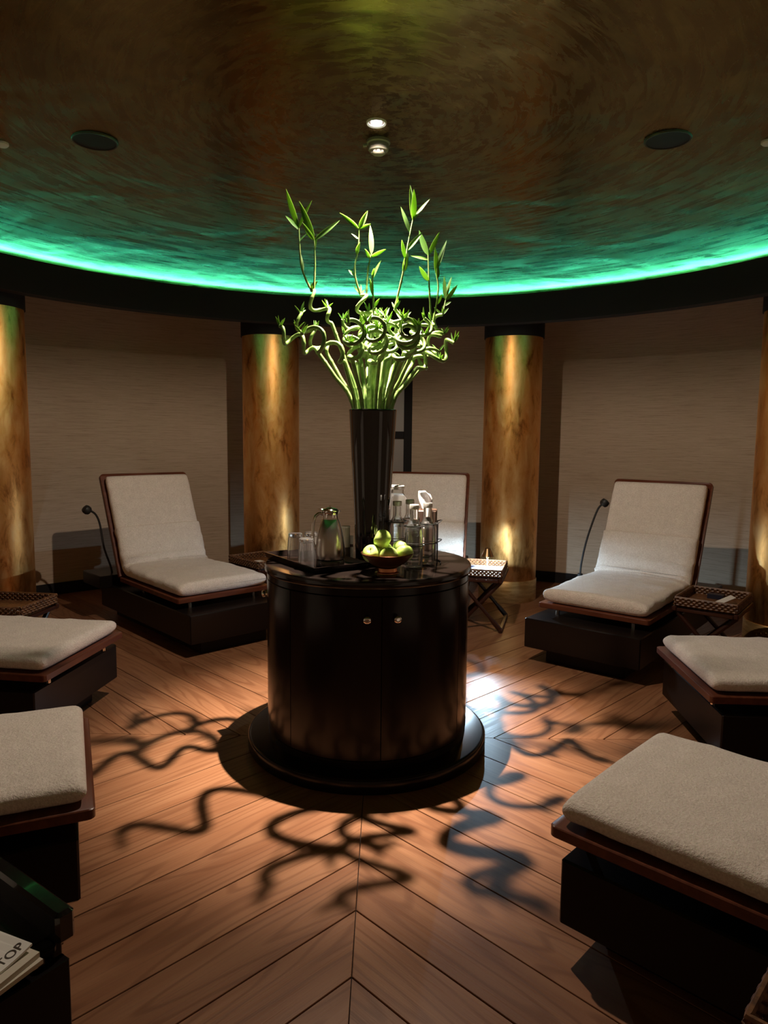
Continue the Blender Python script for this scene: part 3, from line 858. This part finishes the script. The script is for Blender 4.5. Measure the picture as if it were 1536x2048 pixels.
def slab(a, b, width, th, corner=.03, round_a=False, round_b=False):
    """flat board from (y,z) a to b, outline rounded at the chosen ends, thickness th downward of its normal"""
    a = Vector(a); b = Vector(b); d = (b - a); L = d.length; t = d.normalized(); n = Vector((-t.y, t.x))
    h = width / 2; out = []
    def cor(cx, cy, a0):
        return [(cx + corner * cos(a0 + pi / 2 * k / 5), cy + corner * sin(a0 + pi / 2 * k / 5)) for k in range(6)]
    out += cor(-h + corner, corner, pi) if round_a else [(-h, 0)]
    out += cor(h - corner, corner, 1.5 * pi) if round_a else [(h, 0)]
    out += cor(h - corner, L - corner, 0) if round_b else [(h, L)]
    out += cor(-h + corner, L - corner, pi / 2) if round_b else [(-h, L)]
    rings = []
    for off, k in ((-th, .003), (-th + .003, 0), (-.003, 0), (0, .003)):
        ring = []
        for x, y in out:
            fx = x * (1 - k / h); fy = y + (k if y < L / 2 else -k)
            q = a + t * fy + n * off
            ring.append(Vector((fx, q.x, q.y)))
        rings.append(ring)
    return MB().loft(rings)
hipv = (LEN, HZ)
lo_labels = []
def make_lounger(x, y, th, lab, seed, extra_fold=True, rear=.74, bt=.05):
    t = radians(th)
    L = thing('lounger', lab, 'lounger', (x, y, 0), -t, 'reclining loungers round the room')
    MB().box((0, bt + .80, .05), (.54, 1.42, .10), 0, .004).build('plinth', base_m, L)
    MB().box((0, bt + .76, .20), (.78, 1.52, .20), 0, .006).build('base_box', base_m, L)
    if rear: MB().box((0, 1.30, .33), (rear, .36, .10), 0, .006).build('rear_housing', base_m, L)
    slab((0, .378), (LEN - .01, HZ), LW, .034, .02, True, False).build('seat_deck', maho_m, L)
    slab((LEN, HZ + .004), (TB, BZ), LW, .034, .03, False, True).build('back_deck', maho_m, L)
    for s in (-1, 1):
        for yy in (.06, .80):
            MB().lathe([(.012, .30), (.012, .345)], 14, (s * .26, yy, 0)).build('support_peg', chrome, L)
    cu = pad(.022, TOTAL - .040, LW - .045, .002, .082, seed).build('cushion', terry, L, angle=70)
    if extra_fold:
        pad(.014, HIP_S + .38 + .05 * sin(seed * 7), LW - .036, .004, .103, seed + 5, 70, 3.2, 1.6, .035, (True, 'fold')).build('towel', terry, L, angle=60)
    return L
make_lounger(1.466, 1.088, 40.4, 'cream cushioned lounger at the right back with rumpled towel band on its back', 1.3, rear=.9, bt=-.17)
make_lounger(-1.022, 1.603, -42.0, 'cream cushioned lounger at the left back facing the round cabinet', 2.7, rear=.96, bt=-.19)
make_lounger(.28, 1.87, 12.5, 'lounger behind the round cabinet, only its lit back showing right of the vase', 4.1, bt=-.05)
make_lounger(.80, -1.187, 134.7, 'nearest lounger at the right front, large cream cushion foot end', 5.9, False)
make_lounger(-.965, -1.016, -113, 'nearest lounger at the left front, cushion foot corner above the magazines', 7.2, False)
make_lounger(-1.454, .185, -82.1, 'lounger at the left edge between the near left and left back loungers', 8.8, False)
make_lounger(1.548, -.059, 95, 'lounger at the right edge between the near right and right back loungers', 9.6, False)

# gooseneck reading lamps clipped behind the two rear loungers
def gooseneck(pts, head, lab):
    g = thing('gooseneck_lamp', lab, 'lamp', pts[0])
    o = Vector(pts[0])
    MB().tube([Vector(p) - o for p in smooth_path(pts, 8)], .0085, 8).build('neck', rubber, g)
    MB().lathe([(.022, 0), (.022, .018), (.012, .024), (0, .024)], 20).build('base', rubber, g)
    h = MB().lathe([(0, -.03), (.026, -.026), (.036, -.010), (.036, .012), (.030, .026), (0, .032)], 24)
    d = (Vector(pts[-1]) - Vector(pts[-2])).normalized()
    q = Vector((0, 0, 1)).rotation_difference(d)
    h.v = [q @ p + Vector(head) - o for p in h.v]
    h.build('head', rubber, g)
def at(px, py, Y):
    d = FW + RT * ((px - 768) / CAM_F) - UP * ((py - 1024) / CAM_F)
    return CAM_POS + d * ((Y - CAM_POS.y) / d.y)
gooseneck([at(1160, 1152, 2.34), at(1163, 1125, 2.34), at(1172, 1085, 2.34), at(1185, 1045, 2.34), at(1196, 1018, 2.34), at(1205, 1008, 2.33)], at(1209, 1006, 2.32), 'black gooseneck lamp with round head left of the right back lounger')
gooseneck([at(226, 1160, 2.3), at(222, 1135, 2.3), at(208, 1095, 2.3), at(200, 1050, 2.3), at(192, 1030, 2.28), at(182, 1022, 2.25)], at(174, 1020, 2.24), 'black gooseneck lamp with round head left of the left back lounger')

# ---------------------------------------------------------------- side tables
def table(x, y, th, lab, w_=.40, d=.46, h=.425):
    t = radians(th)
    g = thing('folding_table', lab, 'table', (x, y, 0), -t, 'folding tray tables between the loungers')
    for s in (-1, 1):
        MB().box((s * (w_ / 2 - .015), 0, h - .017), (.030, d, .034), 0, .006).build('side_rail', dark_wood, g)
        MB().box((0, s * (d / 2 - .015), h - .022), (w_ - .062, .028, .022), 0, .004).build('end_rail', dark_wood, g)
        for q in (-1, 1):
            a = Vector((q * (w_ / 2 - .02), s * (d / 2 - .035 - (.026 if q > 0 else 0)), h - .035)); b = Vector((-q * (w_ / 2 - .01), a.y, .016))
            pth = [a, a.lerp(b, .5), a.lerp(b, .75), a.lerp(b, .84), b]
            MB().tube(pth, [.016, .015, .014, .020, .020], 8).build('leg', dark_wood, g)
        MB().box((s * (w_ / 2 - .01), 0, .014), (.028, d - .02, .028), 0, .004).build('foot_rail', dark_wood, g)
    MB().box((0, 0, h - .008), (w_ - .062, d - .06, .006), 0, 0).build('sling', dark_wood, g)
    return g
def wicker_tray(x, y, th, z, lab, w_=.37, d=.45, hh=.055, mt=wick_m):
    g = thing('wicker_tray', lab, 'tray', (x, y, z), -radians(th), 'wicker trays on the folding tables')
    MB().box((0, 0, .006), (w_ - .01, d - .01, .010), 0, .003).build('base', wick_lit if 'lit' in lab else mt, g)
    # woven sides: strands wound round the rim in three courses
    mb = MB()
    per = []
    for i in range(0, 44): per.append((-w_ / 2 + w_ * i / 44, -d / 2, 0))
    for i in range(0, 52): per.append((w_ / 2, -d / 2 + d * i / 52, 1))
    for i in range(0, 44): per.append((w_ / 2 - w_ * i / 44, d / 2, 2))
    for i in range(0, 52): per.append((-w_ / 2, d / 2 - d * i / 52, 3))
    per.append(per[0])
    nrm_ = [(0, -1), (1, 0), (0, 1), (-1, 0)]
    nc = 4
    for c in range(nc):
        z_ = .010 + (hh - .014) * c / (nc - 1)
        path = []
        for j, (px, py, sd_) in enumerate(per):
            off = .0045 * (1 if (j // 2 + c) % 2 else -1)
            path.append((px + nrm_[sd_][0] * off, py + nrm_[sd_][1] * off, z_))
        mb.tube(path, .0072, 6, False)
    sides = mb.build('woven_side', mt, g); 
    mb = MB()
    for j, (px, py, sd_) in enumerate(per[:-1]):
        if j % 4 == 0: mb.tube([(px, py, .004), (px, py, hh)], .0035, 5)
    mb.build('stake', mt, g)['kind'] = 'stuff'
    mb = MB().tube([(px, py, hh + .002) for px, py, _ in per], .0075, 6, False); mb.build('rim', mt, g)
    return g
# lamp table, right of the rear lounger
table(.935, 2.185, 16, 'dark wooden folding table with crossed legs under the small lit lamp', .36, .56)
wicker_tray(.935, 2.185, 16, .4255, 'brightly lit wicker tray holding the small lamp', .33, .46)
LX, LY, LZ = .952, 2.115, .4366
lp_ = thing('table_lamp', 'tiny lit table lamp with cone shade on the tray by the gold column', 'lamp', (LX, LY, LZ))
MB().lathe([(.030, 0), (.030, .004), (.010, .008), (.0055, .012), (.0055, .100), (0, .100)], 24).build('stem', plastic_w, lp_)
MB().lathe([(.024, .190), (.051, .128), (.0495, .128), (.0225, .188), (0, .189), (0, .191)], 36, caps=False).build('shade', shade_m, lp_)
for q_ in range(3):
    a_ = 2 * pi * q_ / 3
    MB().tube([(.004 * cos(a_), .004 * sin(a_), .098), (.012 * cos(a_), .012 * sin(a_), .130), (.012 * cos(a_), .012 * sin(a_), .187)], .0011, 5).build('shade_support', brass, lp_)
bl = MB().lathe([(0, .138), (.008, .140), (.008, .156), (0, .158)], 16).build('bulb', bulb_m, lp_)
ll = bpy.data.lights.new('table_lamp_light', 'POINT'); ll.energy = LAMP_POWER; ll.color = LAMP_COL; ll.shadow_soft_size = .012
lo_ = bpy.data.objects.new('table_lamp_light', ll); COL.objects.link(lo_); lo_.location = (LX, LY, LZ + .1275)
def flat(name, x, y, z, sx, sy, rz, mt, lab, cat, th=.002):
    o = MB().box((0, 0, th / 2), (sx, sy, th), 0, 0).build(name, mt); o.location = (x, y, z); o.rotation_euler = (0, 0, rz)
    return tag(o, lab, cat)
flat('leaflet', .865, 2.20, .4372, .15, .21, -.2, white_p, 'white leaflet lying in the brightly lit tray', 'leaflet')
flat('phone', .845, 2.30, .4396, .05, .09, -.5, navy, 'dark small pad at the back of the brightly lit tray', 'pad', .008)
# right table with tray, pen and pad
table(2.29, 1.115, 39, 'dark folding table in shadow right of the right back lounger', .40, .47)
wicker_tray(2.29, 1.115, 39, .4255, 'brown wicker tray with paper strips beside the right back lounger')
np_ = flat('napkin', 2.30, 1.0, .472, .040, .19, -1.05, white_p, 'creased pale paper strip in the wicker tray at right', 'paper', .004)
np_.rotation_euler = (radians(10), radians(14), -1.05)
flat('wallet', 2.36, 1.22, .4372, .10, .06, -.68, navy, 'small navy box in the wicker tray at right', 'box', .03)
# left edge table with tray
table(-2.24, .89, -82, 'dark folding table behind the left edge lounger', .40, .47)
wicker_tray(-2.24, .89, -82, .4255, 'brown wicker tray at the left edge behind the lounger cushion')
flat('leaflet', -2.12, .80, .4372, .10, .16, .2, white_p, 'pale leaflet in the wicker tray at the left edge', 'leaflet', .004)
# table between left back lounger and column
table(-.90, 2.50, -42, 'dark folding table between the left back lounger and coppery column', .38, .46)
wicker_tray(-.90, 2.50, -42, .4255, 'brown wicker tray behind the left back lounger cushion, near the jug')
flat('leaflet', -.93, 2.36, .4372, .08, .12, -.9, white_p, 'pale leaflet in the tray behind the left back lounger', 'leaflet', .03)
# near right corner table
table(.97, -2.285, 134.7, 'dark folding table in the bottom right corner of the picture', .40, .46)
wicker_tray(.97, -2.285, 134.7, .4255, 'wicker tray in the bottom right corner of the picture')
# magazine table at left front
a_ = Vector((-.90, -1.745)); b_ = Vector((-.672, -1.915)); dd = (b_ - a_).normalized(); nn = Vector((dd.y, -dd.x))
mc = b_ - dd * .27 + nn * .20
mrz = atan2(dd.y, dd.x)
mt_ = thing('magazine_table', 'black lacquered tray table with green sheen on its rim, left front', 'table', (mc.x, mc.y, 0), mrz)
for s in (-1, 1):
    MB().box((0, s * .21, .395), (.52, .045, .075), 0, .008).build('long_rim', rim_m, mt_)
    MB().box((s * .238, 0, .357), (.04, .376, .022), 0, .006).build('short_rim', black_m, mt_)
    for q in (-1, 1):
        MB().box((s * .22, q * .19, .18), (.04, .04, .36), 0, .004).build('leg', black_m, mt_)
MB().box((0, 0, .362), (.44, .38, .012), 0, 0).build('shelf', black_m, mt_)
MB().box((.272, 0, .17), (.03, .40, .34), 0, .003).build('side_panel', black_m, mt_)
MG = Vector((-.72, -1.965)); mgz = atan2(.9, .42)
def magazine(ox, oy, z, rz, th, lab, mtl, curl=.0):
    g = thing('magazine', lab, 'magazine', (MG.x + ox, MG.y + oy, z), mgz + rz, 'magazines on the black tray table')
    rings = []
    for k in range(13):
        x = -.215 + .215 * k / 12
        c = curl * max(0, (k - 7) / 5) ** 2
        rings.append([Vector((x, 0, c)), Vector((x, .285, c * .2)), Vector((x, .285, th + c * .2)), Vector((x, 0, th + c))])
    MB().loft(rings).build('pages', mtl, g, smooth=False)
    return g
m1 = magazine(.028, -.012, .3685, -.05, .010, 'lowest magazine of the pile on the black tray table', cream_p)
m2 = magazine(.018, -.006, .379, .03, .011, 'middle magazine of the pile on the black tray table', cream_p)
m3 = magazine(0, 0, .3905, .0, .005, 'top magazine of the pile with CTOP printed along its edge', white_p, .010)
cu_ = bpy.data.curves.new('title', 'FONT'); cu_.body = 'CTOP'; cu_.size = .031; cu_.extrude = .0003; cu_.align_x = 'RIGHT'
to = bpy.data.objects.new('title_tmp', cu_); COL.objects.link(to)
bpy.context.view_layer.update()
me_ = bpy.data.meshes.new_from_object(to.evaluated_get(bpy.context.evaluated_depsgraph_get()))
bpy.data.objects.remove(to)
for v_ in me_.vertices:
    v_.co.x -= .008; v_.co.y += .010
    kx = (v_.co.x + .215) / .215 * 12
    v_.co.z += .0056 + .010 * max(0, (kx - 7) / 5) ** 2
me_.materials.clear(); me_.materials.append(ink)
to = bpy.data.objects.new('title', me_); COL.objects.link(to); to.parent = m3

# the crowded middle stems: told apart by the way they lean and their order from left to right
crowd = [(i, o) for i, o in enumerate(STEM_OBJ) if i not in STEM_LABEL]
ORD = ['first', 'second', 'third', 'fourth', 'fifth', 'sixth', 'seventh', 'eighth', 'ninth']
for nm_, sel in (('towards the cabinet front', [c for c in crowd if STEMS[c[0]][2][2] < 0]), ('towards the rear wall', [c for c in crowd if STEMS[c[0]][2][2] >= 0])):
    for k, (i, o) in enumerate(sorted(sel, key=lambda c: STEMS[c[0]][2][0])):
        o['label'] = 'curly bamboo stem leaning ' + nm_ + ', ' + ORD[k] + ' of these from the left'
